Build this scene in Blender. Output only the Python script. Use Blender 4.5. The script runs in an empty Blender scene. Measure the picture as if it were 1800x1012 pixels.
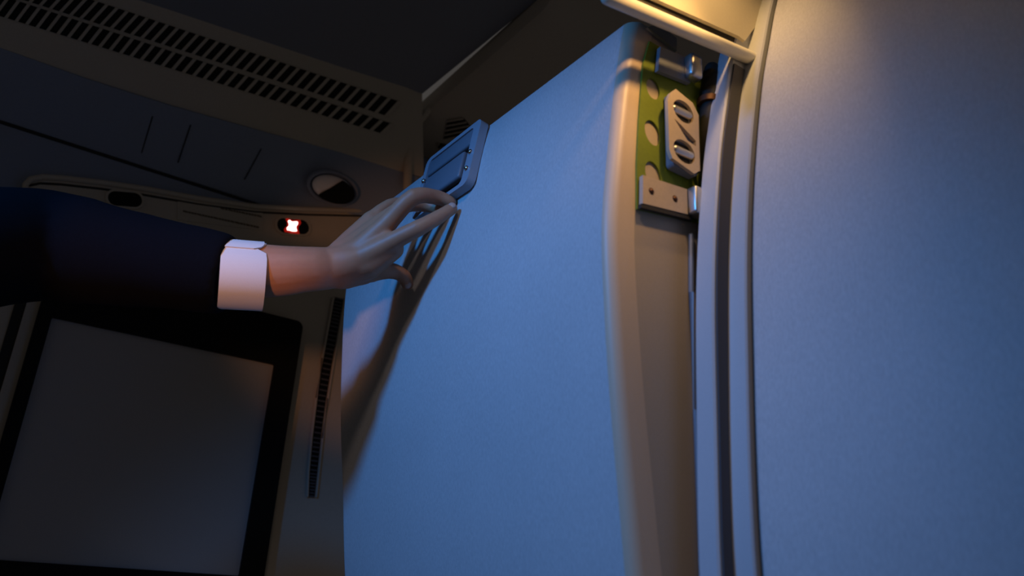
import bpy, bmesh, math, random
from mathutils import Vector, Matrix
from mathutils.geometry import tessellate_polygon
random.seed(7)
S = bpy.context.scene
C = S.collection
PI = math.pi

# ------------------------------------------------------------------ camera
# x = across the cabin, y = along the cabin towards the bulkhead, z = up
F = 1400.0
EYE = Vector((0, 0, 1.2))
def basis(pitch=22.0, roll=3.0, yaw=35.0):
    p, r, w = (math.radians(v) for v in (pitch, roll, yaw))
    fw = Vector((0, math.cos(p), math.sin(p))); rt = Vector((1, 0, 0)); up = rt.cross(fw)
    rt2 = math.cos(r) * rt + math.sin(r) * up
    up2 = -math.sin(r) * rt + math.cos(r) * up
    Rz = Matrix.Rotation(-w, 3, 'Z')
    return Rz @ fw, Rz @ rt2, Rz @ up2
FW, RT, UP = basis()
cam_data = bpy.data.cameras.new('camera')
cam = bpy.data.objects.new('camera', cam_data); C.objects.link(cam)
cam.matrix_world = Matrix(((RT.x, UP.x, -FW.x, EYE.x), (RT.y, UP.y, -FW.y, EYE.y), (RT.z, UP.z, -FW.z, EYE.z), (0, 0, 0, 1)))
cam_data.sensor_width = 36; cam_data.lens = F / 1800 * 36
cam_data.clip_start = 0.02
cam_data.dof.use_dof = True; cam_data.dof.focus_distance = 1.22; cam_data.dof.aperture_fstop = 4.0
S.camera = cam

def ray(px, py):
    return FW + (px - 900) / F * RT - (py - 506) / F * UP
def at(px, py, X=None, Y=None, Z=None, d=None, plane=None):
    """the place where a line of sight meets a plane of the cabin (z measured from the floor)"""
    r = ray(px, py)
    if d is not None: return EYE + r * d
    if X is not None: return EYE + r * (X / r.x)
    if Y is not None: return EYE + r * (Y / r.y)
    if Z is not None: return EYE + r * ((Z - EYE.z) / r.z)
    o, n = plane
    return EYE + r * ((o - EYE).dot(n) / r.dot(n))

# --------------------------------------------------------------- materials
def mat(name, col, rough=0.6, metal=0.0, spec=0.5, grain=0.0, gscale=400, bump=0.0, sub=0.0, blotch=0.0, stretch=None):
    m = bpy.data.materials.new(name); m.use_nodes = True
    nt = m.node_tree; b = nt.nodes['Principled BSDF']
    b.inputs['Base Color'].default_value = (*col, 1); b.inputs['Roughness'].default_value = rough
    b.inputs['Metallic'].default_value = metal; b.inputs['Specular IOR Level'].default_value = spec
    if sub: b.inputs['Subsurface Weight'].default_value = sub; b.inputs['Subsurface Radius'].default_value = (.01, .004, .002)
    if grain or bump or blotch:
        tc = nt.nodes.new('ShaderNodeTexCoord'); mp = nt.nodes.new('ShaderNodeMapping')
        nt.links.new(tc.outputs['Object'], mp.inputs['Vector'])
        if stretch: mp.inputs['Scale'].default_value = stretch
        n = nt.nodes.new('ShaderNodeTexNoise'); n.inputs['Scale'].default_value = gscale; n.inputs['Detail'].default_value = 3
        nt.links.new(mp.outputs['Vector'], n.inputs['Vector'])
        if grain or blotch:
            mr = nt.nodes.new('ShaderNodeMapRange'); mr.inputs['From Min'].default_value = .25; mr.inputs['From Max'].default_value = .75
            mr.inputs['To Min'].default_value = 1 - grain; mr.inputs['To Max'].default_value = 1 + grain
            nt.links.new(n.outputs['Fac'], mr.inputs['Value'])
            src = mr.outputs['Result']
            if blotch:
                n2 = nt.nodes.new('ShaderNodeTexNoise'); n2.inputs['Scale'].default_value = 9; n2.inputs['Detail'].default_value = 2
                nt.links.new(tc.outputs['Object'], n2.inputs['Vector'])
                m2 = nt.nodes.new('ShaderNodeMapRange'); m2.inputs['From Min'].default_value = .3; m2.inputs['From Max'].default_value = .7
                m2.inputs['To Min'].default_value = 1 - blotch; m2.inputs['To Max'].default_value = 1 + blotch
                nt.links.new(n2.outputs['Fac'], m2.inputs['Value'])
                mu = nt.nodes.new('ShaderNodeMath'); mu.operation = 'MULTIPLY'
                nt.links.new(src, mu.inputs[0]); nt.links.new(m2.outputs['Result'], mu.inputs[1]); src = mu.outputs[0]
            vm = nt.nodes.new('ShaderNodeVectorMath'); vm.operation = 'SCALE'; vm.inputs[0].default_value = col
            nt.links.new(src, vm.inputs['Scale'])
            nt.links.new(vm.outputs['Vector'], b.inputs['Base Color'])
        if bump:
            bp = nt.nodes.new('ShaderNodeBump'); bp.inputs['Strength'].default_value = bump; bp.inputs['Distance'].default_value = .001
            nt.links.new(n.outputs['Fac'], bp.inputs['Height']); nt.links.new(bp.outputs['Normal'], b.inputs['Normal'])
    return m
def glow(name, col, strength):
    m = bpy.data.materials.new(name); m.use_nodes = True; nt = m.node_tree
    b = nt.nodes['Principled BSDF']; b.inputs['Base Color'].default_value = (*[c * .3 for c in col], 1)
    b.inputs['Emission Color'].default_value = (*col, 1); b.inputs['Emission Strength'].default_value = strength
    return m
M = dict(
    panel=mat('panel_laminate', (.56, .56, .57), .55, grain=.10, gscale=520, bump=.25, blotch=.02, stretch=(1, 1, .35)),
    cap=mat('cap_plastic', (.46, .385, .30), .5, grain=.04, gscale=600, bump=.1),
    trim=mat('edge_trim_warmed', (.62, .49, .36), .45, grain=.03, gscale=600),
    post=mat('post_plastic', (.5, .51, .53), .55, grain=.04, gscale=600),
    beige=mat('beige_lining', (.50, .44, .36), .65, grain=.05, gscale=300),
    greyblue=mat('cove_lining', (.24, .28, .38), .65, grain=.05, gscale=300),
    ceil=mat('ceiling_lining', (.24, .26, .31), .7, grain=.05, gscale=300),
    black=mat('black_plastic', (.006, .006, .006), .6, spec=.15),
    void=mat('dark_backing', (.003, .003, .003), .9),
    screen=mat('screen_blank', (.40, .38, .37), .6, grain=.06, gscale=500),
    latch=mat('latch_plastic', (.19, .21, .25), .38, grain=.04, gscale=400),
    latchrim=mat('latch_rim_plastic', (.36, .39, .45), .25),
    chrome=mat('polished_steel', (.75, .76, .78), .18, 1.0),
    steel=mat('brushed_steel', (.55, .54, .52), .35, .9),
    green=mat('green_primer', (.155, .215, .010), .6, grain=.08, gscale=200),
    tanmetal=mat('anodised_plate', (.52, .42, .32), .45, .1, grain=.05, gscale=300),
    rubber=mat('black_rubber', (.012, .011, .010), .7),
    bolt=mat('bolt_bronze', (.10, .035, .012), .5, .5),
    copper=mat('copper_winding', (.10, .04, .015), .5, .5),
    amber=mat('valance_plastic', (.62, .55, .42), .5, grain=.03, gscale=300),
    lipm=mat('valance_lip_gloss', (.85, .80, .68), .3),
    floor=mat('carpet_blue', (.03, .04, .07), .95, grain=.3, gscale=300),
    skin=mat('skin', (.50, .235, .13), .5, grain=.04, gscale=150, bump=.12, sub=.15, blotch=.08),
    nail=mat('fingernail', (.60, .40, .33), .3),
    wool=mat('navy_wool', (.003, .0035, .006), .95, grain=.25, gscale=700, bump=.3, spec=.1),
    shirt=mat('white_cotton', (.80, .76, .74), .8, grain=.03, gscale=900, bump=.15),
    seamth=mat('shirt_seam', (.35, .32, .33), .9),
    hair=mat('brown_hair', (.035, .02, .012), .6, grain=.3, gscale=300, stretch=(1, 1, .1)),
    shoe=mat('black_leather', (.01, .01, .01), .35),
    eye=mat('eye_white', (.7, .7, .68), .2),
    lip=mat('lips', (.42, .18, .15), .5),
    white=mat('white_plastic', (.75, .76, .80), .4),
    letter=mat('placard_letters', (.12, .09, .06), .8),
    redlens=glow('red_lens_lit', (1.0, .02, .01), .26),
    lit=glow('lit_symbol', (1.0, .78, .70), 3.5),
)

# ----------------------------------------------------------- mesh helpers
def tag(o, label=None, cat=None, group=None, kind=None):
    if label: o['label'] = label
    if cat: o['category'] = cat
    if group: o['group'] = group
    if kind: o['kind'] = kind
    return o
def mesh(name, V, Fc, m, parent=None, smooth=35):
    me = bpy.data.meshes.new(name); me.from_pydata([tuple(v) for v in V], [], Fc); me.validate()
    b = bmesh.new(); b.from_mesh(me); bmesh.ops.remove_doubles(b, verts=b.verts, dist=1e-6)
    bmesh.ops.recalc_face_normals(b, faces=b.faces); b.to_mesh(me); b.free()
    if smooth:
        for p in me.polygons: p.use_smooth = True
        me.set_sharp_from_angle(angle=math.radians(smooth))
    me.materials.append(m)
    o = bpy.data.objects.new(name, me); C.objects.link(o)
    if parent: attach(o, parent)
    return o
def attach(o, parent):
    bpy.context.view_layer.update()
    o.parent = parent; o.matrix_parent_inverse = parent.matrix_world.inverted()
def empty(name, loc):
    o = bpy.data.objects.new(name, None); C.objects.link(o); o.location = loc
    bpy.context.view_layer.update(); return o
class G:
    """collects shapes that make one mesh"""
    def __init__(s): s.V = []; s.F = []
    def add(s, V, Fc):
        n = len(s.V); s.V += [Vector(v) for v in V]; s.F += [tuple(i + n for i in f) for f in Fc]; return s
    def box(s, c, sx, sy, sz, R=None, bev=0.0):
        b = bmesh.new(); bmesh.ops.create_cube(b, size=1.0)
        bmesh.ops.scale(b, vec=(sx, sy, sz), verts=b.verts)
        if bev: bmesh.ops.bevel(b, geom=b.edges[:], offset=bev, segments=3, affect='EDGES', profile=.5)
        if R is not None: bmesh.ops.rotate(b, cent=(0, 0, 0), matrix=R, verts=b.verts)
        bmesh.ops.translate(b, vec=c, verts=b.verts); b.verts.ensure_lookup_table()
        s.add([v.co.copy() for v in b.verts], [[v.index for v in f.verts] for f in b.faces]); b.free(); return s
    def rings(s, R, cap=True, closed=True):
        n = len(R[0]); V = [p for r in R for p in r]; Fc = []
        for i in range(len(R) - 1):
            for j in range(n if closed else n - 1):
                k = (j + 1) % n
                Fc.append((i * n + j, i * n + k, (i + 1) * n + k, (i + 1) * n + j))
        if cap: Fc.append(tuple(range(n))[::-1]); Fc.append(tuple((len(R) - 1) * n + j for j in range(n)))
        return s.add(V, Fc)
    def tube(s, pts, rad, n=14, up=Vector((0, 0, 1)), round_ends=True, flat=None):
        """a tapering limb or rod along pts; rad = radius or (radius across, radius up) per point"""
        pts = [Vector(p) for p in pts]; R = []
        if not hasattr(rad, '__len__'): rad = [rad] * len(pts)
        def frame(i):
            t = (pts[min(i + 1, len(pts) - 1)] - pts[max(i - 1, 0)]).normalized()
            a = t.cross(up)
            if a.length < 1e-4: a = t.cross(Vector((0, 1, 0)))
            a.normalize(); return t, a, a.cross(t).normalized()
        def ring(c, a, b, ra, rb): return [c + a * (ra * math.cos(2 * PI * j / n)) + b * (rb * math.sin(2 * PI * j / n)) for j in range(n)]
        for i, p in enumerate(pts):
            t, a, b = frame(i); r = rad[i]; ra, rb = r if hasattr(r, '__len__') else (r, r)
            if i == 0 and round_ends:
                for q in (.05, .35, .7): k = math.sqrt(1 - (1 - q) ** 2); R.append(ring(p - t * (1 - q) * min(ra, rb), a, b, ra * k, rb * k))
            R.append(ring(p, a, b, ra, rb))
            if i == len(pts) - 1 and round_ends:
                for q in (.7, .35, .05): k = math.sqrt(1 - (1 - q) ** 2); R.append(ring(p + t * (1 - q) * min(ra, rb), a, b, ra * k, rb * k))
        return s.rings(R)
    def ball(s, c, r, sc=(1, 1, 1), seg=20):
        b = bmesh.new(); bmesh.ops.create_uvsphere(b, u_segments=seg, v_segments=seg // 2, radius=r)
        bmesh.ops.scale(b, vec=sc, verts=b.verts); bmesh.ops.translate(b, vec=c, verts=b.verts); b.verts.ensure_lookup_table()
        s.add([v.co.copy() for v in b.verts], [[v.index for v in f.verts] for f in b.faces]); b.free(); return s
    def slab(s, outline, holes, o, ex, ey, en, t):
        """plate with holes: 2-D loops on axes ex, ey at o, thickness t along en"""
        loops = [outline] + list(holes)
        tri = tessellate_polygon([[Vector((p[0], p[1], 0)) for p in L] for L in loops])
        flat = [p for L in loops for p in L]; n = len(flat)
        P = lambda p, h: o + ex * p[0] + ey * p[1] + en * h
        V = [P(p, 0) for p in flat] + [P(p, t) for p in flat]
        Fc = [tuple(f) for f in tri] + [tuple(i + n for i in f)[::-1] for f in tri]
        k = 0
        for L in loops:
            for j in range(len(L)): a, b_ = k + j, k + (j + 1) % len(L); Fc.append((a, b_, b_ + n, a + n))
            k += len(L)
        return s.add(V, Fc)
    def build(s, name, m, parent=None, smooth=35): return mesh(name, s.V, s.F, m, parent, smooth)
def rrect(w, h, r, n=6, cx=0, cy=0):
    out = []
    for (sx, sy, a0) in ((1, 1, 0), (-1, 1, 90), (-1, -1, 180), (1, -1, 270)):
        for k in range(n + 1):
            a = math.radians(a0 + 90 * k / n)
            out.append((cx + sx * (w / 2 - r) + r * math.cos(a), cy + sy * (h / 2 - r) + r * math.sin(a)))
    return out
def circ(cx, cy, rx, ry=None, n=28, rot=0):
    ry = ry or rx; c, s_ = math.cos(rot), math.sin(rot)
    return [(cx + rx * math.cos(2 * PI * k / n) * c - ry * math.sin(2 * PI * k / n) * s_, cy + rx * math.cos(2 * PI * k / n) * s_ + ry * math.sin(2 * PI * k / n) * c) for k in range(n)]
def interp(tab, z):
    tab = sorted(tab)
    if z <= tab[0][0]: (a, b), (c, d) = tab[0], tab[1]; return b + (d - b) * (z - a) / (c - a)
    if z >= tab[-1][0]: (a, b), (c, d) = tab[-2], tab[-1]; return b + (d - b) * (z - a) / (c - a)
    for i in range(len(tab) - 1):
        if tab[i][0] <= z <= tab[i + 1][0]:
            (z1, x1), (z2, x2) = tab[i], tab[i + 1]
            z0, x0 = tab[i - 1] if i else (2 * z1 - z2, 2 * x1 - x2); z3, x3 = tab[i + 2] if i + 2 < len(tab) else (2 * z2 - z1, 2 * x2 - x1)
            m1 = (x2 - x0) / (z2 - z0); m2 = (x3 - x1) / (z3 - z1); h = z2 - z1; t = (z - z1) / h
            return (2*t**3-3*t**2+1)*x1 + (t**3-2*t**2+t)*h*m1 + (-2*t**3+3*t**2)*x2 + (t**3-t**2)*h*m2
X_, Y_, Z_ = Vector((1, 0, 0)), Vector((0, 1, 0)), Vector((0, 0, 1))
E0 = 1.2      # eye height; heights below are given over the eye and lifted by it

# ----------------------------------------------------- the lowered overhead bin
K = .95
near = [(z * K, x * K) for x, z in [(.566, .698), (.551, .603), (.535, .464), (.53, .391), (.535, .293), (.543, .203), (.556, .093), (.563, .036), (.585, -.1), (.63, -.25), (.70, -.36)]]
far = [(z * K, x * K) for x, z in [(.562, .698), (.547, .635), (.541, .533), (.553, .387), (.566, .285), (.583, .189), (.608, .04), (.64, -.1), (.69, -.25), (.76, -.36)]]
A1, A2 = .549, 1.25
ZT, ZB = .698 * K, -.36 * K
def face_x(z, y):
    t = (y - A1) / (A2 - A1)
    return (1 - t) * interp(near, z) + t * interp(far, z)
ROUND = .013
def bin_section(y):
    inset = 0.0
    for e, r in ((y - A1, ROUND), (A2 - y, .006)):
        if e < r: inset = max(inset, r - math.sqrt(max(0, r * r - (r - e) ** 2)))
    n = 44; zs = [ZT + (ZB - ZT) * k / n for k in range(n + 1)]
    fr = []
    for k, z in enumerate(zs):
        e = ZT - z; q = .006 - math.sqrt(max(0, .006 ** 2 - (.006 - e) ** 2)) if e < .006 else 0
        fr.append(Vector((face_x(z, y) + inset + q, y, z + E0)))
    extra = Vector((face_x(ZT - .003, y) + inset + .001, y, ZT - .003 + E0))
    fr.insert(1, extra)
    bk = [Vector((max(p.x, face_x(p.z - E0, y)) + .022, y, p.z)) for p in fr[::-1]]
    return fr + bk
ys = [A1 + ROUND * (1 - math.cos(PI / 2 * k / 6)) for k in range(7)] + [A1 + .03 + (A2 - A1 - .04) * k / 22 for k in range(23)] + [A2 - .006 + .006 * k / 3 for k in range(4)]
bin_open = empty('overhead_bin', (.62, .9, ZB + E0))
tag(bin_open, 'swung-down overhead locker with bowed blue-lit face that the hand is pushing', 'overhead bin', 'overhead lockers')
G().rings([bin_section(y) for y in ys[6:]]).build('face_panel', M['panel'], bin_open, 40)
tag(G().rings([bin_section(y) for y in ys[:7]]).build('edge_trim', M['trim'], bin_open, 40), 'rounded edge trim with warm lamp light put into its tan')  # rounded edge of the face, split off; warm light painted into its tan
def cap_plate(y, t, name, ins):
    n = 40; zs = [ZT - .004 + (ZB + .004 - ZT) * k / n for k in range(n + 1)]
    y0 = A1 if y < .8 else A2
    loop = [(face_x(z, y0) + ins, z + E0) for z in zs] + [(.80, ZB + E0), (.80, ZT - .03 + E0)]
    return G().slab(loop, [], Vector((0, y, 0)), X_, Z_, Y_, t).build(name, M['cap'], bin_open)
tag(cap_plate(A1 + .0002, .018, 'end_cap', ROUND + .0002), 'tan plastic end cap')
cap_plate(A2 - .020, .018, 'end_cap', .024)
G().box((.79, (A1 + A2) / 2, (ZT - .03 + ZB) / 2 + E0), .02, A2 - A1 - .05, ZT - .04 - ZB).build('back_panel', M['cap'], bin_open)
G().tube([(.621 + .03 * max(0, z - .33) * 1.6, A1 - .003, z + E0) for z in (.40, .33, .2, .05, -.1, -.25)], .0032, n=10).build('edge_strip', M['latch'], bin_open)

# latch on the middle of the bin's upper edge
LO = Vector((face_x(.61, .92) - .0005, .92, .606 + E0))
tl = (Vector((face_x(.56, .92), 0, .56)) - Vector((face_x(.64, .92), 0, .64))).normalized()      # down the face
nl = Vector((tl.z, 0, -tl.x)); nl = nl if nl.x < 0 else -nl                                      # out of the face
UPV = -tl
R3 = Matrix((Y_, UPV, nl)).transposed()
LW, LH = .158, .118
latch_rim = G().slab(rrect(LW, LH, .012), [rrect(LW - .030, LH - .016, .008, cx=.004)], LO, Y_, UPV, nl, .013).build('latch_bezel', M['latchrim'], bin_open)
G().slab(rrect(LW - .028, LH - .014, .008, cx=.004), [], LO - nl * .001, Y_, UPV, nl, .003).build('latch_recess', M['void'], latch_rim)
G().box(LO + Y_ * .004 + UPV * .035 + nl * .007, LW - .032, .030, .011, R3, .003).build('upper_bar', M['latch'], latch_rim)
pad = G().box(LO + Y_ * .010 + UPV * -.009 + nl * .007, LW - .046, .048, .012, R3, .004).build('latch_paddle', M['latch'], latch_rim)
G().box(LO + Y_ * .002 + UPV * -.046 + nl * .005, .04, .012, .008, R3, .003).build('catch', M['black'], latch_rim)
for yy, uu in ((-.068, .0), (-.069, -.030), (.070, .012)):
    G().ball(LO + Y_ * yy + UPV * uu + nl * .0128, .0042, seg=14).build('rivet', M['chrome'], latch_rim)

# --------------------------------------------------- closed bin on the near side
nb = [(z, x) for x, z in [(.835, 1.0), (.78, .88), (.72, .74), (.693, .655), (.673, .587), (.647, .461), (.632, .353), (.622, .228), (.616, .119), (.615, .039), (.622, -.1), (.66, -.3), (.72, -.42)]]
s1 = [(z, x) for x, z in [(.76, .9), (.70, .75), (.669, .659), (.645, .563), (.627, .478), (.608, .331), (.599, .149), (.596, .038), (.600, -.1), (.64, -.3), (.70, -.42)]]
bin_shut = empty('overhead_bin', (.8, 0, -.42 + E0))
tag(bin_shut, 'large closed grey locker panel filling the right side beside the dark groove', 'overhead bin', 'overhead lockers')
def shut_section(y):
    e = .474 - y; r = .006; q = r - math.sqrt(max(0, r * r - (r - e) ** 2)) if e < r else 0
    zs = [1.0 - 1.42 * k / 50 for k in range(51)]
    return [Vector((interp(nb, z) + q, y, z + E0)) for z in zs] + [Vector((interp(nb, z) + .03, y, z + E0)) for z in zs[::-1]]
G().rings([shut_section(y) for y in [.474, .4735, .472, .4695, .468] + [.44 - .1 * k for k in range(12)]]).build('face_panel', M['panel'], bin_shut, 40)
n = 30; zs = [1.0 - 1.42 * k / n for k in range(n + 1)]
G().slab([(interp(nb, z) + .008, z + E0) for z in zs] + [(1.05, -.42 + E0), (1.05, 1.0 + E0)], [], Vector((0, .450, 0)), X_, Z_, Y_, .016).build('end_cap', M['cap'], bin_shut)

# stepped post between the two lockers
R = []
for k in range(51):
    z = 1.0 - 1.42 * k / 50; a, b = interp(s1, z), interp(nb, z)
    R.append([Vector((x, y, z + E0)) for x, y in [(a + .004, .530), (a, .527), (a, .506), (a + .002, .504), (b - .001, .504), (b, .502), (b, .4815), (b + .002, .480), (b + .022, .480), (b + .024, .479), (1.02, .479), (1.02, .530)]])
R2 = []
for k in range(51):
    z = .630 - 1.05 * k / 50; a, b_ = interp(s1, z), interp(nb, z); R2.append([Vector((x, y, z + E0)) for x, y in ((a + .0035, .5036), (a + .0035, .5015), (b_ - .0015, .5015), (b_ - .0015, .5036))])
tag(G().rings(R2).build('dark_strip', mat('charcoal_trim', (.075, .072, .08), .7)), 'dark charcoal strip running down between two pale strips of the post', 'cover strip')  # separate strip laid over the step to make it dark
post = G().rings(R).build('trim_1', M['post'], None, 30); tag(post, kind='structure')
R = []
for k in range(51):
    z = 1.0 - 1.42 * k / 50; b = interp(nb, z); R.append([Vector((b + x, y, z + E0)) for x, y in ((.007, .4785), (.007, .4755), (.012, .4755), (.012, .4785))])
tag(G().rings(R).build('seal_strip', M['rubber']), 'dark rubber seal in the groove left of the large closed locker', 'seal')

# ------------------------------------------- hinge plate revealed on the end cap
PY = A1 - .0045
hp = empty('hinge_bracket', (.6, PY, .40 + E0))
tag(hp, 'green painted hinge bracket with round holes in the gap between the two lockers', 'bracket')
holes = [circ(.5690, .573 + E0, .0110, .0140), circ(.5665, .5115 + E0, .0122, .0160, rot=.2), circ(.5660, .457 + E0, .0122, .0160, rot=.2)]
outl = [(.5405, .405), (.62, .418), (.70, .432), (.70, .640), (.565, .640), (.553, .60), (.545, .52), (.541, .46)]
tag(G().slab([(x, z + E0) for x, z in outl], holes, Vector((0, PY + .0018, 0)), X_, Z_, Y_, .0022).build('plate', M['green'], hp), 'green painted plate with three round holes')
ft = G().slab([(.5415, .409 + E0), (.612, .420 + E0), (.612, .452 + E0), (.5425, .444 + E0)], [circ(.555, .4285 + E0, .0042, n=16), circ(.592, .4325 + E0, .0042, n=16)], Vector((0, PY - .006, 0)), X_, Z_, Y_, .0055).build('foot', M['tanmetal'], hp)
for x, z in ((.555, .4285), (.592, .4325)):
    G().tube([(x, PY - .0045, z + E0), (x, PY - .001, z + E0)], .0040, n=12).build('bolt', M['bolt'], ft)
G().box((.622, PY - .010, .437 + E0), .018, .016, .034, None, .003).build('flange', M['steel'], hp)
G().slab([(.540, .4035 + E0), (.62, .4155 + E0), (.62, .4195 + E0), (.540, .4085 + E0)], [], Vector((0, PY - .0055, 0)), X_, Z_, Y_, .005).build('gasket', M['rubber'], hp)
# upper foot: darker material stands in for the shade of the lip
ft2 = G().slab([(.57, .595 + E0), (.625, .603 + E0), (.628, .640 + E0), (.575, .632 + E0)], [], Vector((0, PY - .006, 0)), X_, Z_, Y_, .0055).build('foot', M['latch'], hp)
G().box((.625, PY - .012, .622 + E0), .020, .016, .034, None, .005).build('flange', M['steel'], hp)
G().slab([(.556, .652 + E0), (.606, .643 + E0), (.606, .662 + E0), (.575, .668 + E0)], [], Vector((0, PY - .004, 0)), X_, Z_, Y_, .004).build('guide', M['steel'], hp)
# roller block
by = PY - .011
qa, qb = at(1177, 284, Y=by - .005), at(1227, 178, Y=by - .005)
def fm(x, z): return (qa.x + (x - .588) / .044 * (qb.x - qa.x), qa.z + (z - .485) / .095 * (qb.z - qa.z))
c_ = fm(.610, .5325); ks = (qb.x - qa.x) / .044
blk = G().slab(rrect(.034 * ks, .084 * ks, .005, cx=c_[0] + .005, cy=c_[1]), [], Vector((0, by, 0)), X_, Z_, Y_, .0105).build('roller_block', M['latch'], hp)
hole = lambda x, z, rx, ry: circ(*fm(x, z), rx * ks, ry * ks, 20)
fr = G().slab([fm(*p) for p in [(.592, .571), (.600, .580), (.624, .574), (.632, .562), (.630, .492), (.622, .485), (.592, .491), (.588, .500), (.588, .56)]],
              [hole(.610, .556, .0145, .0125), [fm(*p) for p in [(.596, .541), (.606, .537), (.626, .527), (.626, .520), (.614, .522)]], hole(.609, .506, .0150, .0125)], Vector((0, by - .005, 0)), X_, Z_, Y_, .0045).build('roller_frame', M['tanmetal'], blk)
for z in (.556, .506):
    (xa, za), (xb, zb_) = fm(.599, z), fm(.620, z + .001)
    G().tube([(xa, by - .001, za), (xb, by - .001, zb_)], .0052, n=16).build('roller', M['steel'], blk)
    xc, zc = fm(.610, z); G().box((xc, by - .0002, zc), .024, .0012, .024).build('recess', M['void'], blk)
xc, zc = fm(.637, .530); G().box((xc, by + .008, zc), .006, .012, .072, None, .002).build('side_plate', M['latch'], blk)
# damper beside it
G().tube([(.655, .536, .40 + E0), (.655, .536, .45 + E0), (.656, .536, .52 + E0), (.660, .536, .60 + E0), (.664, .536, .64 + E0)], [.012, .013, .0145, .0145, .010], n=18).build('damper', M['rubber'], hp)
for z in (.462, .582): G().tube([(.655, .536, z + E0), (.6555, .536, z + .008 + E0)], .0152, n=18, round_ends=False).build('damper_ring', M['copper'], hp)

# ------------------------------- amber valance above the gap with a rounded lip
def lipline(x): return .61 + (.648 - .61) * (x - .46) / (.684 - .46)
xs = [.452 + (.690 - .452) * k / 14 for k in range(15)]
val = empty('valance', (.5, .5, .6 + E0))
tag(val, 'amber-lit valance panel with bright rounded lip at the top above the gap', 'valance')
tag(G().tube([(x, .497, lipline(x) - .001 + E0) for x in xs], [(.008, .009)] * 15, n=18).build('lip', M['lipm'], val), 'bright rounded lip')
G().slab([(x, lipline(x) + .008 + E0) for x in xs] + [(.70, lipline(.69) + .04 + E0), (.452, lipline(.452) + .04 + E0)], [], Vector((0, .506, 0)), X_, Z_, Y_, .006).build('groove', M['rubber'], val)
up = [(.686, .674), (.762, .785), (.86, .93), (.95, 1.20)]
G().slab([(.452, lipline(.452) + .030 + E0)] + [(x, lipline(x) + .029 + E0) for x in xs[1:-1]] + [(x, z + E0) for x, z in up] + [(.452, 1.20 + E0)], [], Vector((0, .500, 0)), X_, Z_, Y_, .005).build('panel', M['amber'], val)

# -------------------------------------------------------------------- bulkhead
BY = 1.90
wall = G().slab([(-1.2, 0), (1.6, 0), (1.6, 2.6), (-1.2, 2.6)], [], Vector((0, BY, 0)), X_, Z_, Y_, .03).build('wall_front', M['greyblue']); tag(wall, kind='structure')
seam = G().box((.15, BY - .001, 2.1425), 2.7, .006, .007).build('trim_2', M['rubber']); tag(seam, kind='structure')
# beige lining with an arched top edge, standing a little proud of the bulkhead
LY = BY - .022
arch_px = [(44, 334), (46, 322), (54, 313), (75, 309), (110, 311), (180, 319), (250, 329), (350, 347), (450, 361), (540, 366), (640, 369), (700, 371)]
arch = [at(px, py, Y=LY) for px, py in arch_px]
arch = [Vector((arch[0].x - .004, LY, arch[0].z - .06))] + arch + [Vector((1.5, LY, arch[-1].z + .03))]
loop = [(p.x, p.z) for p in arch] + [(1.5, .02), (arch[0].x, .02)]
lining = G().slab(loop, [], Vector((0, LY, 0)), X_, Z_, Y_, .021).build('wall_lining', M['beige']); tag(lining, kind='structure')
bead = [p + Vector((0, -.003, -.004)) for p in arch]
tr = G().tube(bead, .0065, n=10).build('trim_3', M['beige']); tag(tr, kind='structure')
bead2 = [p + Vector((0, -.0005, -.019)) for p in arch[3:]]
tr = G().tube(bead2, .0028, n=8).build('trim_4', M['rubber']); tag(tr, kind='structure')
sx = at(622, 365, Y=LY - .01)
# beige and dark uprights at the left of the screen
def upright(px0, px1, py, name, m, y, t):
    p0, p1 = at(px0, py, Y=y), at(px1, py, Y=y)
    o = G().slab([(p0.x, .02), (p1.x, .02), (p1.x, 1.95), (p0.x, 1.95)], [], Vector((0, y, 0)), X_, Z_, Y_, t).build(name, m); return tag(o, kind='structure')
upright(39, 63, 560, 'trim_5', M['beige'], LY - .018, .017)
upright(18, 39, 560, 'trim_6', M['rubber'], LY - .010, .009)
upright(-180, 18, 560, 'trim_7', M['beige'], LY - .006, .005)

# screen with wide black surround
SY = LY - .004
c0, c1, c2 = at(90, 560, Y=SY - .018), at(480, 640, Y=SY - .018), at(420, 1012, Y=SY - .018)
x0, x1 = c0.x, (c1.x + c2.x) / 2
zt, zb = (c0.z + c1.z) / 2, at(150, 994, Y=SY - .018).z
fo = at(534, 566, Y=SY - .03); fl = at(64, 560, Y=SY - .03)
mon = empty('monitor', ((x0 + x1) / 2, SY, zb)); tag(mon, 'large blank grey screen in a wide black surround on the bulkhead', 'screen')
fx0, fx1, fzt, fzb = fl.x, fo.x, fo.z, zb - .075
frh = [(x0 + .004, zb), (x1, zb), (x1, zt), (x0 + .004, zt)]
G().slab(rrect(fx1 - fx0, fzt - fzb, .018, cx=(fx0 + fx1) / 2, cy=(fzt + fzb) / 2), [rrect(x1 - x0, zt - zb, .004, cx=(x0 + x1) / 2, cy=(zt + zb) / 2)], Vector((0, SY - .03, 0)), X_, Z_, Y_, .029).build('surround', M['black'], mon)
G().slab(rrect(x1 - x0 + .01, zt - zb + .01, .004, cx=(x0 + x1) / 2, cy=(zt + zb) / 2), [], Vector((0, SY - .018, 0)), X_, Z_, Y_, .008).build('display', M['screen'], mon)

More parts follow.
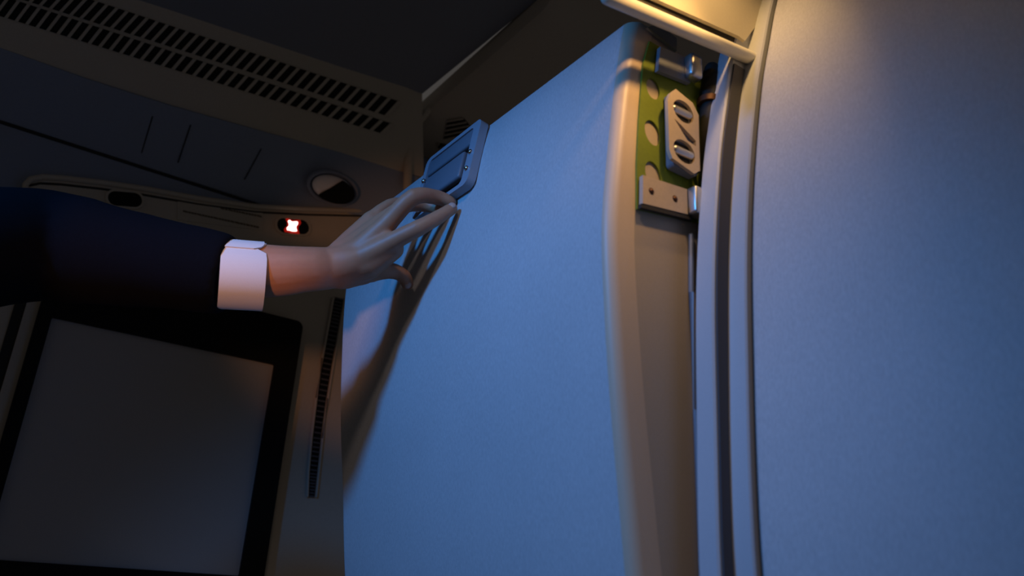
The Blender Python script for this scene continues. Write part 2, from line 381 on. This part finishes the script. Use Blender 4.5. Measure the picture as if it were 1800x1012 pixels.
# narrow upright slot right of the screen
sl = empty('slot_grille', at(570, 880, Y=LY)); tag(sl, 'narrow upright dark slot with fine ribs between black-framed screen and open locker', 'grille')
pts = [(548, 872), (551, 830), (557, 770), (566, 700), (577, 630), (588, 570), (596, 525)]
wid = [10, 13, 14, 15, 16, 16, 16]
Lp = [at(a - w / 2, b, Y=LY - .003) for (a, b), w in zip(pts, wid)]; Rp = [at(a + w / 2, b, Y=LY - .003) for (a, b), w in zip(pts, wid)]
G().slab([(p.x, p.z) for p in Lp] + [(p.x, p.z) for p in Rp[::-1]], [], Vector((0, LY - .002, 0)), X_, Z_, Y_, .0015).build('backing', M['black'], sl)
g = G()
for k in range(46):
    t = k / 45 * (len(Lp) - 1); i = min(int(t), len(Lp) - 2); f = t - i
    a, b = Lp[i].lerp(Lp[i + 1], f), Rp[i].lerp(Rp[i + 1], f)
    g.box(((a.x + b.x) / 2, LY - .003, (a.z + b.z) / 2), (b.x - a.x) * .9, .002, .004)
g.build('ribs', mat('charcoal_ribs', (.07, .07, .08), .7), sl)
G().tube([p + Vector((-.004, -.001, 0)) for p in Lp], .003, n=8).build('rim', M['beige'], sl)
G().tube([p + Vector((.004, -.001, 0)) for p in Rp], .003, n=8).build('rim', M['beige'], sl)

# indicator lights on the lining
def oval(pxc, pyc, wpx, hpx, name, label):
    c = at(pxc, pyc, Y=LY - .004); a = at(pxc - wpx / 2, pyc - wpx * .04, Y=LY - .004); b = at(pxc + wpx / 2, pyc + wpx * .04, Y=LY - .004)
    t = at(pxc, pyc - hpx / 2, Y=LY - .004); w = (b - a).length; h = 2 * (t.z - c.z)
    ang = math.atan2(b.z - a.z, b.x - a.x); ex = Vector((math.cos(ang), 0, math.sin(ang))); ez = Vector((-math.sin(ang), 0, math.cos(ang)))
    e = empty(name, c); tag(e, label, 'indicator light')
    o = Vector((c.x, LY - .005, c.z))
    G().slab(rrect(w * 1.14, h * 1.25, h * .6), [rrect(w, h, h * .48)], o, ex, ez, Y_, .0048).build('bezel', M['beige'], e)
    G().slab(rrect(w * 1.02, h * 1.02, h * .48), [], o + Y_ * .0015, ex, ez, Y_, .003).build('lens', M['black'], e)
    return e, o
oval(220, 350, 60, 26, 'indicator_light', 'unlit black oval indicator above the dark sleeve')
e, o = oval(515.5, 397.5, 56, 26, 'indicator_light', 'oval indicator with glowing red and white symbol left of the hand')
star = [(700, 385), (722, 390), (745, 420), (800, 432), (860, 422), (905, 422), (922, 470), (905, 505), (880, 530), (872, 580), (895, 665), (840, 670), (790, 668), (740, 655), (700, 640), (655, 640), (640, 590), (655, 570), (690, 535), (698, 480), (680, 440), (670, 408)]
L = [at(460 + a / 14.46, 360 + b / 14.46, Y=LY - .0047) for a, b in star]
G().slab([(p.x, p.z) for p in L], [], Vector((0, LY - .0050, 0)), X_, Z_, Y_, .0012).build('symbol', M['lit'], e)
cc = sum(L, Vector()) / len(L)
G().slab([(cc.x + (p.x - cc.x) * 1.55, cc.z + (p.z - cc.z) * 1.45) for p in L], [], Vector((0, LY - .0042, 0)), X_, Z_, Y_, .0010).build('glow_window', M['redlens'], e)
# placard with two worn lines of small lettering
pl = empty('placard', at(390, 385, Y=LY)); tag(pl, 'beige placard with faint dark lettering between the two oval indicators', 'placard')
def on(px, py): return at(px, py, Y=LY - .002)
q = [on(312, 352), on(462, 371), on(462, 405), on(312, 386)]
G().slab([(p.x, p.z) for p in q], [], Vector((0, LY - .0022, 0)), X_, Z_, Y_, .002).build('plate', M['beige'], pl)
for (xa, ya, xb, yb) in ((388, 366, 452, 379), (322, 371, 452, 399.0)):
    x = xa; g = G()
    while x < xb:
        w = random.choice((3, 4, 6, 8)); t = (x - xa) / (xb - xa); p0 = on(x, ya + (yb - ya) * t - 2.2); p1 = on(x + w, ya + (yb - ya) * (x + w - xa) / (xb - xa) + 2.2)
        g.box(((p0.x + p1.x) / 2, LY - .0024, (p0.z + p1.z) / 2), abs(p1.x - p0.x), .0006, abs(p0.z - p1.z) * .8); x += w + 1.6
    g.build('lettering', M['letter'], pl)

# ----------------------------------------------------------- cove and ceiling
cl = [at(px, py, Y=1.80) for px, py in [(-200, 10), (0, 84), (150, 138), (300, 186), (450, 228), (600, 268), (700, 300), (760, 318)]]
cl += [cl[-1] + Vector((.5, 0, .0))]
low = [Vector((p.x, BY - .001, 2.1465 + max(0, p.x - .3) * .02)) for p in cl]
cl[0].x = -1.5; low[0].x = -1.5
back = lambda P, v: [p + v for p in P]
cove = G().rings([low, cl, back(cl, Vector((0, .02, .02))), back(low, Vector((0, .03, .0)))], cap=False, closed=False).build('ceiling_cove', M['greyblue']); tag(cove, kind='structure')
# three fine joints across the cove panel
g = G()
for (xa, ya, xb, yb) in ((268, 205, 249, 268), (335, 220, 313, 285), (459, 262, 430, 315)):
    def on_cove(px, py):
        lo, hi = 1.80, BY
        for _ in range(30):
            y = (lo + hi) / 2; p = at(px, py, Y=y); i = 0
            zc = 2.1465 + (1.80 - y) / (1.80 - BY) * 0; 
            j = max(k for k in range(len(cl) - 1) if cl[k].x <= p.x); u = (p.x - cl[j].x) / (cl[j + 1].x - cl[j].x)
            ztop = cl[j].z + (cl[j + 1].z - cl[j].z) * u; zl = 2.1465 + (ztop - 2.1465) * (BY - y) / .1
            if p.z > zl: hi = y
            else: lo = y
        return p
    a, b = on_cove(xa, ya), on_cove(xb, yb); g.tube([a, b], .0015, n=6)
tag(g.build('trim_8', M['rubber']), kind='structure')

# vent panel: flat, from the cove to the ceiling
p0 = at(-200, 20, Y=1.80); p1 = at(700, 300, Y=1.80); p2 = at(712, 150, Y=1.66)
vn = (p1 - p0).cross(p2 - p0).normalized(); vn = vn if vn.z < 0 else -vn
VP = (p1, vn)
def onv(px, py, lift=0.0): return at(px, py, plane=VP) + vn * lift
lowe = [onv(px, py) for px, py in [(-200, 10), (0, 84), (150, 138), (300, 186), (450, 228), (600, 268), (700, 300), (745, 312)]]
uppe = [onv(px, py) for px, py in [(-200, -155), (0, -82), (150, -30), (300, 18), (450, 68), (600, 118), (712, 153), (742, 165)]]
for L_ in (lowe, uppe): L_.insert(0, L_[0] + (L_[0] - L_[-1]).normalized() * 1.0)
vp = G().rings([lowe, uppe, [p - vn * .02 for p in uppe], [p - vn * .02 for p in lowe]], cap=False, closed=False)
vent_panel = vp.build('ceiling_vent_panel', M['beige']); tag(vent_panel, kind='structure')
def grille(TL, BL, TR, BR, nslot, name, label, onf, barw=.32):
    """a row of slanted slots between thin bars, laid on its panel"""
    e = empty(name, onf(*BL)); tag(e, label, 'air vent', 'ceiling air vents')
    a = lambda u, top: tuple((TL if top else BL)[i] + ((TR if top else BR)[i] - (TL if top else BL)[i]) * u for i in (0, 1))
    q = [onf(*a(0, 1), .0012), onf(*a(1, 1), .0012), onf(*a(1, 0), .0012), onf(*a(0, 0), .0012)]
    n_ = [p - (onf(*TL, .02) - onf(*TL)) * .05 for p in q]
    G().rings([q, n_]).build('dark_opening', M['void'], e)
    g = G()
    for k in range(nslot + 1):
        u0 = (k - barw / 2) / nslot; u1 = (k + barw / 2) / nslot
        V = [onf(*a(u, t), h) for h in (.0012, .005) for (u, t) in ((u0, 1), (u1, 1), (u1, 0), (u0, 0))]
        g.add(V, [(0, 1, 2, 3), (4, 5, 6, 7), (0, 1, 5, 4), (1, 2, 6, 5), (2, 3, 7, 6), (3, 0, 4, 7)])
    g.build('bars', M['beige'], e)
    return e
grille((-60, -74), (-90, -42), (701, 178), (678, 203), 43, 'air_vent', 'upper and wider of the two slotted air vent rows across the ceiling edge', onv)
grille((-95, -40), (-118, -8), (688, 217), (670, 234), 43, 'air_vent', 'lower and narrower of two slotted air vent rows, nearer the bulkhead cove', onv)

# main ceiling and the raised edge along the lockers
CZ = uppe[-1].z
RX = at(790, 155, Z=CZ).x
r0, r1, r2 = Vector((RX, 1.70, CZ)), Vector((RX, .2, CZ)), Vector((-1.2, .2, CZ))
CR = [uppe[0].copy()] + uppe[1:]
CR[0] = uppe[0]; edge = [Vector((p.x, .2, CZ - .05)) for p in CR]; edge[0].x = -1.4
mid = [Vector((p.x, 1.0, CZ + .02)) for p in CR]
for L_ in (mid, edge): L_[-1].x = RX; L_[-2].x = RX - .05
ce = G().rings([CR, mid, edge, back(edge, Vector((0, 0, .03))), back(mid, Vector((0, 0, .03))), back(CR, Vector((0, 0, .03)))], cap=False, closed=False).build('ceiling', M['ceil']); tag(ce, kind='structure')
# side cove between ceiling and lockers: its rounded shoulder catches the blue light
def side(y):
    f = max(0.0, min(1.0, (y - 1.08) / .10)); f = f * f * (3 - 2 * f); d = .004
    return [Vector((RX - .012, y, CZ + .022)), Vector((RX - .012, y, CZ + .018 - f * .030)), Vector((RX - .006, y, CZ + .016 - f * .040)), Vector((RX + .01, y, CZ + .012 - f * .042)), Vector((RX + .03, y, CZ + .010 - f * .038)), Vector((RX + .3, y, CZ - .05)), Vector((RX + .62, y, CZ - .20)), Vector((RX + .62, y, CZ + .02))]
sc = G().rings([side(y) for y in (1.895, 1.80, 1.70, 1.5, 1.3, 1.2, 1.18, 1.16, 1.14, 1.12, 1.10, 1.08, .9, .7, .5, .3)]).build('ceiling_side_cove', M['beige'], None, 30); tag(sc, kind='structure')
# rounded edge where the two coves meet
ed = [at(px, py, Y=y) for px, py, y in [(716, 330, 1.80), (718, 285, 1.78), (722, 250, 1.76), (735, 215, 1.72), (760, 183, 1.68), (790, 156, 1.62)]]
tr = G().tube(ed, [.012, .013, .013, .012, .011, .009], n=12).build('trim_9', M['beige']); tag(tr, kind='structure')

# small vent behind the latch, on the side cove
sp = (Vector((RX + .03, 1.5, CZ - .029)), Vector((-.08, 0, -1)).normalized())
def ons(px, py, lift=0.0): return at(px, py, plane=sp) + sp[1] * lift
grille((815, 207), (786, 212), (836, 232), (780, 244), 4, 'air_vent', 'short slotted air vent peeking out just above the locker latch', ons, .18)
grille((772, 251), (769, 255), (800, 257), (774, 268), 2, 'air_vent', 'smallest air vent opening left of the locker latch', ons, .18)

# eyeball reading lamp set in the cove
bc = at(585, 331, Y=1.835)
lamp = empty('reading_lamp', bc); tag(lamp, 'round swivel reading lamp, half pale half dark, in the cove above the red indicator', 'reading lamp')
ln = Vector((0, -.75, -.66)).normalized()
lx = X_; ly = lx.cross(ln).normalized()
Rr = lambda c, rx, ry, h, n_=32: [c + lx * (rx * math.cos(2 * PI * k / n_)) + ly * (ry * math.sin(2 * PI * k / n_)) + ln * h for k in range(n_)]
G().rings([Rr(bc, .072, .046, -.012), Rr(bc, .072, .046, .002), Rr(bc, .068, .043, .005), Rr(bc, .063, .039, .002), Rr(bc, .060, .036, -.012)], cap=False).build('ring', M['greyblue'], lamp)
ballob = G(); ballob.ball((0, 0, 0), 1.0, seg=28)
Rm = Matrix((lx, ly, ln)).transposed()
V = [bc + Rm @ Vector((v.x * .058, v.y * .034, v.z * .020)) for v in ballob.V]
mesh('eyeball', V, ballob.F, M['white'], lamp, 60)
ld = (ln + lx * .42 - ly * .05).normalized(); a1 = ld.cross(Z_).normalized(); a2 = a1.cross(ld)
# dark mouth of the lamp: turned to the right
mv = []
g = G()
for kk in range(9):
    f = kk / 8
    mv.append([bc + Rm @ Vector((x, y, h)) for x, y, h in [((.016 + .043 * math.cos(2 * PI * j / 28)) * (1 - f) + .016 * f, .034 * math.sin(2 * PI * j / 28) * (1 - f) * .98 + .0, .024 - .004 * f) for j in range(28)]])
for r_ in mv:
    for j, p in enumerate(r_): pass
sx_, cut = .0, []
out = []
for j in range(40):                                       # lens outline: ellipse cut by the slanted rim of the housing
    a = 2 * PI * j / 40; x, y = .0575 * math.cos(a), .0335 * math.sin(a)
    lim = -.018 - (y * -1) * .75
    out.append((max(x, -.016 + .80 * y), y))
G().slab(out, [], bc + ln * .017, lx, -ly if ly.z < 0 else ly, ln, .005).build('lens', M['black'], lamp)

# floor under the aisle
fl_ = G().box((0, .6, -.01), 3.2, 3.2, .02).build('floor', M['floor']); tag(fl_, kind='structure')

# -------------------------------------------------------------------- person
def J(px, py, d): return EYE + ray(px, py) * d
wrist = J(577, 471, 1.120)
fore = J(460, 476, 1.095)
elbow = J(150, 446, 1.075)
shoulder = Vector((-.26, 1.06, 1.46))
person = empty('person', (-.38, .86, 0))
tag(person, 'person in dark jacket and white shirt cuff pushing the open locker with the left hand', 'person')
b = G()
# hand: metacarpals, fingers, thumb
fing = dict(
    index=([(640, 452, 1.118), (690, 424, 1.112), (735, 401, 1.108), (770, 382, 1.120), (794, 367, 1.130)], [.0150, .0135, .0118, .0105, .0090]),
    middle=([(632, 440, 1.125), (682, 391, 1.128), (727, 346, 1.126), (768, 347, 1.148), (792, 355, 1.160)], [.0150, .0142, .0122, .0110, .0094]),
    ring=([(625, 432, 1.142), (668, 392, 1.155), (712, 362, 1.165), (750, 362, 1.178), (778, 368, 1.186)], [.0145, .0130, .0108, .0098, .0085]),
    little=([(618, 425, 1.155), (652, 386, 1.172), (686, 360, 1.190), (714, 357, 1.205), (736, 362, 1.212)], [.0140, .0118, .0095, .0086, .0076]),
    thumb=([(608, 485, 1.128), (652, 476, 1.150), (690, 476, 1.168), (710, 486, 1.174), (716, 499, 1.176)], [.0190, .0165, .0118, .0108, .0095]))
tips = {}
def smoothpts(P, Rr_, n=4):
    Q, W = [], []
    for i in range(len(P) - 1):
        p0, p1, p2, p3 = P[max(i - 1, 0)], P[i], P[i + 1], P[min(i + 2, len(P) - 1)]
        for k in range(n):
            t = k / n
            Q.append(.5 * ((2 * p1) + (p2 - p0) * t + (2 * p0 - 5 * p1 + 4 * p2 - p3) * t * t + (3 * p1 - p0 - 3 * p2 + p3) * t ** 3)); W.append(Rr_[i] * (1 - t) + Rr_[i + 1] * t)
    return Q + [P[-1]], W + [Rr_[-1]]
for nm, (jj, rr) in fing.items():
    P = []
    for q, r_ in zip(jj, rr):
        p = J(*q)                                          # rest on the locker face or the latch, never inside
        for _ in range(8):
            lim = face_x(p.z - E0, p.y) - r_ * .92 - (.014 if .84 < p.y < 1.0 and p.z - E0 > .548 else 0)
            if p.x > lim: p = EYE + (p - EYE) * (1 - (p.x - lim) / p.x)
        P.append(p)
    Q, W = smoothpts(P, rr); b.tube(Q, W, n=14); tips[nm] = P
    for p, r_ in zip(P[1:-1], rr[1:-1]): b.ball(p, r_ * 1.06, seg=14)
for nm in ('index', 'middle', 'ring', 'little'): b.tube([wrist.lerp(tips[nm][0], .25), tips[nm][0], tips[nm][1]], [.022, .0185, .0135], n=14)
b.tube([J(600, 478, 1.125), J(650, 462, 1.125), J(692, 438, 1.122)], [.024, .0225, .0150], n=16)
b.tube([J(600, 465, 1.13), J(645, 430, 1.14), J(672, 398, 1.145)], [.024, .022, .014], n=16)
b.tube([J(598, 484, 1.125), J(640, 478, 1.140), J(668, 470, 1.150)], [.020, .0185, .013], n=14)
# forearm and upper arm (left, raised)
def r_at(n_): return n_
Q, W = smoothpts([elbow, J(300, 462, 1.08), fore, J(540, 473, 1.105), wrist, J(620, 462, 1.122)], [.043, .043, .0375, .0315, .0300, .026], 5)
b.tube(Q, W, n=20)
b.tube([shoulder, shoulder.lerp(elbow, .5) + Vector((0, 0, .012)), J(60, 432, 1.07), elbow], [.056, .050, .048, .044], n=20)
# trunk, head, other arm, legs
def T(x, y, z): return Vector((x, y, z))
cx, cy = -.38, .86
b.tube([T(cx, cy, .93), T(cx, cy, 1.02), T(cx, cy, 1.12), T(cx + .005, cy, 1.25), T(cx + .005, cy, 1.37), T(cx, cy, 1.45), T(cx, cy, 1.49)], [(.155, .10), (.158, .105), (.138, .095), (.155, .11), (.165, .11), (.14, .085), (.06, .06)], n=24, up=X_)
b.tube([T(cx, cy + .06, 1.44), shoulder], [.055, .056], n=18)
b.tube([T(cx, cy, 1.46), T(cx + .01, cy, 1.53), T(cx + .015, cy, 1.58)], [.056, .052, .052], n=18)
hc = T(cx + .03, cy, 1.655)
b.ball(hc, 1.0, (.092, .074, .112), 28); b.ball(hc + T(.03, 0, -.06), 1.0, (.058, .054, .055), 20)
b.tube([hc + T(.086, 0, .012), hc + T(.104, 0, -.016), hc + T(.098, 0, -.026)], [.008, .012, .011], n=10)
for s_ in (-1, 1):
    b.ball(hc + T(-.005, s_ * .074, -.01), 1.0, (.018, .007, .030), 12); b.ball(hc + T(.085, s_ * .028, .028), 1.0, (.010, .020, .006), 10)
b.tube([T(cx - .0, cy - .19, 1.42), T(cx - .02, cy - .24, 1.15), T(cx + .05, cy - .25, .92)], [.055, .044, .028], n=18)
hr = T(cx + .05, cy - .25, .92)
b.tube([hr, hr + T(.018, 0, -.05), hr + T(.03, 0, -.09)], [(.026, .018), (.024, .040), (.016, .036)], n=16, up=X_)
for k, (dy, ln_) in enumerate(((.030, .068), (.010, .078), (-.011, .072), (-.030, .056))):
    b.tube([hr + T(.026, dy * .9, -.085), hr + T(.040, dy, -.09 - ln_ * .5), hr + T(.034, dy, -.09 - ln_)], [.010, .0088, .0072], n=10)
b.tube([hr + T(.02, .02, -.03), hr + T(.045, .045, -.07), hr + T(.052, .046, -.105)], [.015, .0115, .0085], n=10)
for s_ in (-1, 1):
    b.tube([T(cx, cy + s_ * .085, .93), T(cx + .01, cy + s_ * .095, .50), T(cx, cy + s_ * .10, .42), T(cx - .02, cy + s_ * .10, .30), T(cx - .01, cy + s_ * .105, .09)], [.088, .056, .055, .054, .037], n=20)
    b.tube([T(cx - .03, cy + s_ * .105, .055), T(cx + .06, cy + s_ * .11, .045), T(cx + .15, cy + s_ * .115, .032)], [(.034, .034), (.040, .030), (.038, .020)], n=16)
body = b.build('body', M['skin'], person, 0)
def bake(o, mods):
    for k, kw in mods:
        m_ = o.modifiers.new(k, k)
        for a_, v_ in kw.items(): setattr(m_, a_, v_)
    bpy.context.view_layer.update()
    me = bpy.data.meshes.new_from_object(o.evaluated_get(bpy.context.evaluated_depsgraph_get()))
    o.modifiers.clear(); o.data = me
    for p in me.polygons: p.use_smooth = True
bake(body, [('REMESH', dict(mode='VOXEL', voxel_size=.0030, use_smooth_shade=True)), ('SMOOTH', dict(factor=.5, iterations=5))])
# finger nails
for nm in ('index', 'thumb'):
    P = tips[nm]; t = (P[-1] - P[-2]).normalized(); toC = (EYE - P[-1]); nn = (toC - t * toC.dot(t)).normalized()
    if nm == 'index': nn = (nn + UP * .9); nn = (nn - t * nn.dot(t)).normalized()
    sd = t.cross(nn); g = G(); r_ = fing[nm][1][-1]
    Rm2 = Matrix((t, sd, nn)).transposed()
    bb = G().ball((0, 0, 0), 1, seg=14)
    o_ = mesh('fingernail', [P[-1] + t * .001 + nn * (r_ * .74) + Rm2 @ Vector((v.x * .0055, v.y * .0055, v.z * .0022)) for v in bb.V], bb.F, M['nail'], person, 60)
# clothes
g = G()
def fold(Q, W, amp=.05, n=26, fr=7.0, seed=1):
    """sleeve rings with creases"""
    rnd = random.Random(seed); ph = [rnd.uniform(0, 6.28) for _ in range(4)]; R_ = []
    for i, p in enumerate(Q):
        t = (Q[min(i + 1, len(Q) - 1)] - Q[max(i - 1, 0)]).normalized(); a = t.cross(Z_).normalized(); c = a.cross(t); u = i / (len(Q) - 1)
        w = W[i]; wa, wc = w if hasattr(w, '__len__') else (w, w)
        R_.append([p + (a * wa * math.cos(2 * PI * j / n) + c * wc * math.sin(2 * PI * j / n)) * (1 + amp * (math.sin(fr * 2 * u * PI + 2 * 2 * PI * j / n + ph[0]) * .5 + math.sin(fr * 3.1 * u + 3 * 2 * PI * j / n + ph[1]) * .5)) for j in range(n)])
    return R_
send = J(402, 483, 1.082)
Q, W = smoothpts([shoulder + T(-.02, -.03, .0), shoulder + T(.04, .0, .01), shoulder.lerp(elbow, .55) + T(0, 0, .012), J(60, 430, 1.07), J(150, 442, 1.075), J(270, 461, 1.08), send], [.078, .082, .079, .0765, .0720, .0620, .0545], 5)
g.rings(fold(Q, W, .02, seed=3), cap=True)
g.tube([T(cx, cy, .80), T(cx, cy, .95), T(cx, cy, 1.1), T(cx + .005, cy, 1.25), T(cx + .005, cy, 1.38), T(cx, cy, 1.465), T(cx, cy, 1.50)], [(.185, .13), (.178, .125), (.160, .115), (.175, .128), (.188, .13), (.155, .10), (.07, .07)], n=28, up=X_)
g.tube([T(cx - .0, cy - .17, 1.42), T(cx - .02, cy - .24, 1.15), T(cx + .04, cy - .25, .955)], [.076, .062, .046], n=22)
jk = g.build('jacket', M['wool'], person, 0)
bake(jk, [('REMESH', dict(mode='VOXEL', voxel_size=.006, use_smooth_shade=True)), ('SMOOTH', dict(factor=.5, iterations=6))])
# shirt cuff: a turned band with an open, rounded corner
cend = J(464, 487, 1.098); ax = (cend - send).normalized(); ca = ax.cross(Z_).normalized(); cb = ca.cross(ax)
if ca.dot(EYE - cend) < 0: ca = -ca
def cuffring(c, ra, rb, j0, j1, n=40): return [c + ca * (ra * math.cos(j0 + (j1 - j0) * k / n)) + cb * (rb * math.sin(j0 + (j1 - j0) * k / n)) for k in range(n + 1)]
def cuff_piece(a0, a1, r, l0, l1, bulge):
    n_ = 30; outer, inner = [], []
    m = 8
    rows_o, rows_i = [], []
    for i in range(m + 1):
        u = i / m; ro, ri = [], []
        for k in range(n_ + 1):
            v = k / n_; A = a0 + (a1 - a0) * v
            edge_ = min(v, 1 - v) * (a1 - a0) * r / .016
            e = min(1, edge_); L_ = l1 - (1 - math.sqrt(max(0, 1 - (1 - e) ** 2))) * .014 * bulge
            pos = send + ax * (l0 + (L_ - l0) * u)
            d_ = ca * math.cos(A) + cb * math.sin(A)
            ro.append(pos + d_ * r); ri.append(pos + d_ * (r - .0022))
        rows_o.append(ro); rows_i.append(ri)
    R_ = [ro + ri[::-1] for ro, ri in zip(rows_o, rows_i)]
    return G().rings(R_)
cf = cuff_piece(math.radians(32 - 360 + 6), math.radians(34), .0470, -.012, .046, 1).build('shirt_cuff', M['shirt'], person, 50)
cf2 = cuff_piece(math.radians(30), math.radians(150), .0488, -.012, .043, 1).build('cuff_flap', M['shirt'], cf, 50)
bc_ = send + ax * .022 + (ca * math.cos(.72) + cb * math.sin(.72)) * .0478
# shirt collar, trousers, shoes, hair, face
g = G(); g.rings([[T(cx + .01, cy, 1.49) + T(.066 * math.cos(a), .066 * math.sin(a), 0) for a in [2 * PI * k / 24 for k in range(24)]], [T(cx + .012, cy, 1.54) + T(.060 * math.cos(a), .060 * math.sin(a), 0) for a in [2 * PI * k / 24 for k in range(24)]]], cap=False); g.build('shirt_collar', M['shirt'], person)
g = G()
for s_ in (-1, 1): g.tube([T(cx, cy + s_ * .085, .95), T(cx + .01, cy + s_ * .098, .50), T(cx, cy + s_ * .102, .30), T(cx - .01, cy + s_ * .105, .09)], [.105, .078, .072, .064], n=22)
tz = g.build('trousers', M['wool'], person, 0); bake(tz, [('REMESH', dict(mode='VOXEL', voxel_size=.008, use_smooth_shade=True))])
for s_ in (-1, 1):
    g = G(); g.tube([T(cx - .05, cy + s_ * .105, .047), T(cx + .06, cy + s_ * .11, .047), T(cx + .16, cy + s_ * .115, .035)], [(.042, .045), (.047, .044), (.045, .033)], n=18, up=Z_); g.build('shoe', M['shoe'], person)
bb = G().ball((0, 0, 0), 1, seg=28); hv = []
for v in bb.V:
    p = Vector((v.x * .100, v.y * .082, v.z * .120)); front = max(0, v.x - .15)
    if v.z < .30 + .3 * front: k = .86 if v.x > -.1 else 1.0; p = Vector((p.x * k, p.y * k, max(p.z, -.05) * .95)) if v.x <= -.1 else p * .80
    hv.append(hc + T(-.006, 0, .006) + p)
mesh('hair', hv, bb.F, M['hair'], person, 60)
for s_ in (-1, 1):
    g = G(); g.ball(hc + T(.080, s_ * .030, .012), .0105, seg=12); ey = g.build('eye', M['eye'], person)
    G().ball(hc + T(.0893, s_ * .030, .012), .0038, seg=10).build('iris', M['black'], ey)
G().tube([hc + T(.078, -.022, -.058), hc + T(.090, 0, -.058), hc + T(.078, .022, -.058)], .005, n=8).build('mouth', M['lip'], person)

# --------------------------------------------------------------------- light
def area(name, loc, aim, size, col, power, sy=None, spread=180):
    d = bpy.data.lights.new(name, 'AREA'); d.energy = power; d.color = col; d.size = size; d.spread = math.radians(spread)
    if sy: d.shape = 'RECTANGLE'; d.size_y = sy
    o = bpy.data.objects.new(name, d); C.objects.link(o); o.location = loc
    o.rotation_euler = (Vector(aim) - Vector(loc)).to_track_quat('-Z', 'Y').to_euler(); return o
def spot(name, loc, aim, col, power, angle, blend, radius):
    d = bpy.data.lights.new(name, 'SPOT'); d.energy = power; d.color = col; d.spot_size = math.radians(angle); d.spot_blend = blend; d.shadow_soft_size = radius
    o = bpy.data.objects.new(name, d); C.objects.link(o); o.location = loc
    o.rotation_euler = (Vector(aim) - Vector(loc)).to_track_quat('-Z', 'Y').to_euler(); return o
spot('blue_mood_light', (-.65, .56, 2.06), (.58, .90, 1.26), (.045, .335, 1.0), 47, 72, 1.0, .06)
spot('warm_overhead_light', (-.20, .06, 2.32), (.58, 1.0, .98), (1.0, .78, .66), 10.5, 58, 1.0, .05)
spot('warm_valance_lamp', (.525, .30, 1.98), (.50, .52, 1.80), (1.0, .56, .19), 6.5, 63, 1.0, .02)
area('warm_valance_strip', (.53, .42, 2.10), (.60, .51, 1.90), .04, (1.0, .60, .22), .30, spread=75)
spot('warm_cuff_fill', (-.35, .45, 1.35), (.19, 1.04, 1.60), (1.0, .43, .19), 12.0, 26, .6, .03)  # added warm fill for cuff and wrist; no lamp stands there
w = bpy.data.worlds.new('world'); S.world = w; w.use_nodes = True
w.node_tree.nodes['Background'].inputs['Color'].default_value = (1, .92, .86, 1)
w.node_tree.nodes['Background'].inputs['Strength'].default_value = .05
vs = S.view_settings; S.display_settings.display_device = 'sRGB'
vs.view_transform = 'Standard'; vs.look = 'None'; vs.gamma = 1; vs.exposure = 0.0; vs.use_curve_mapping = False
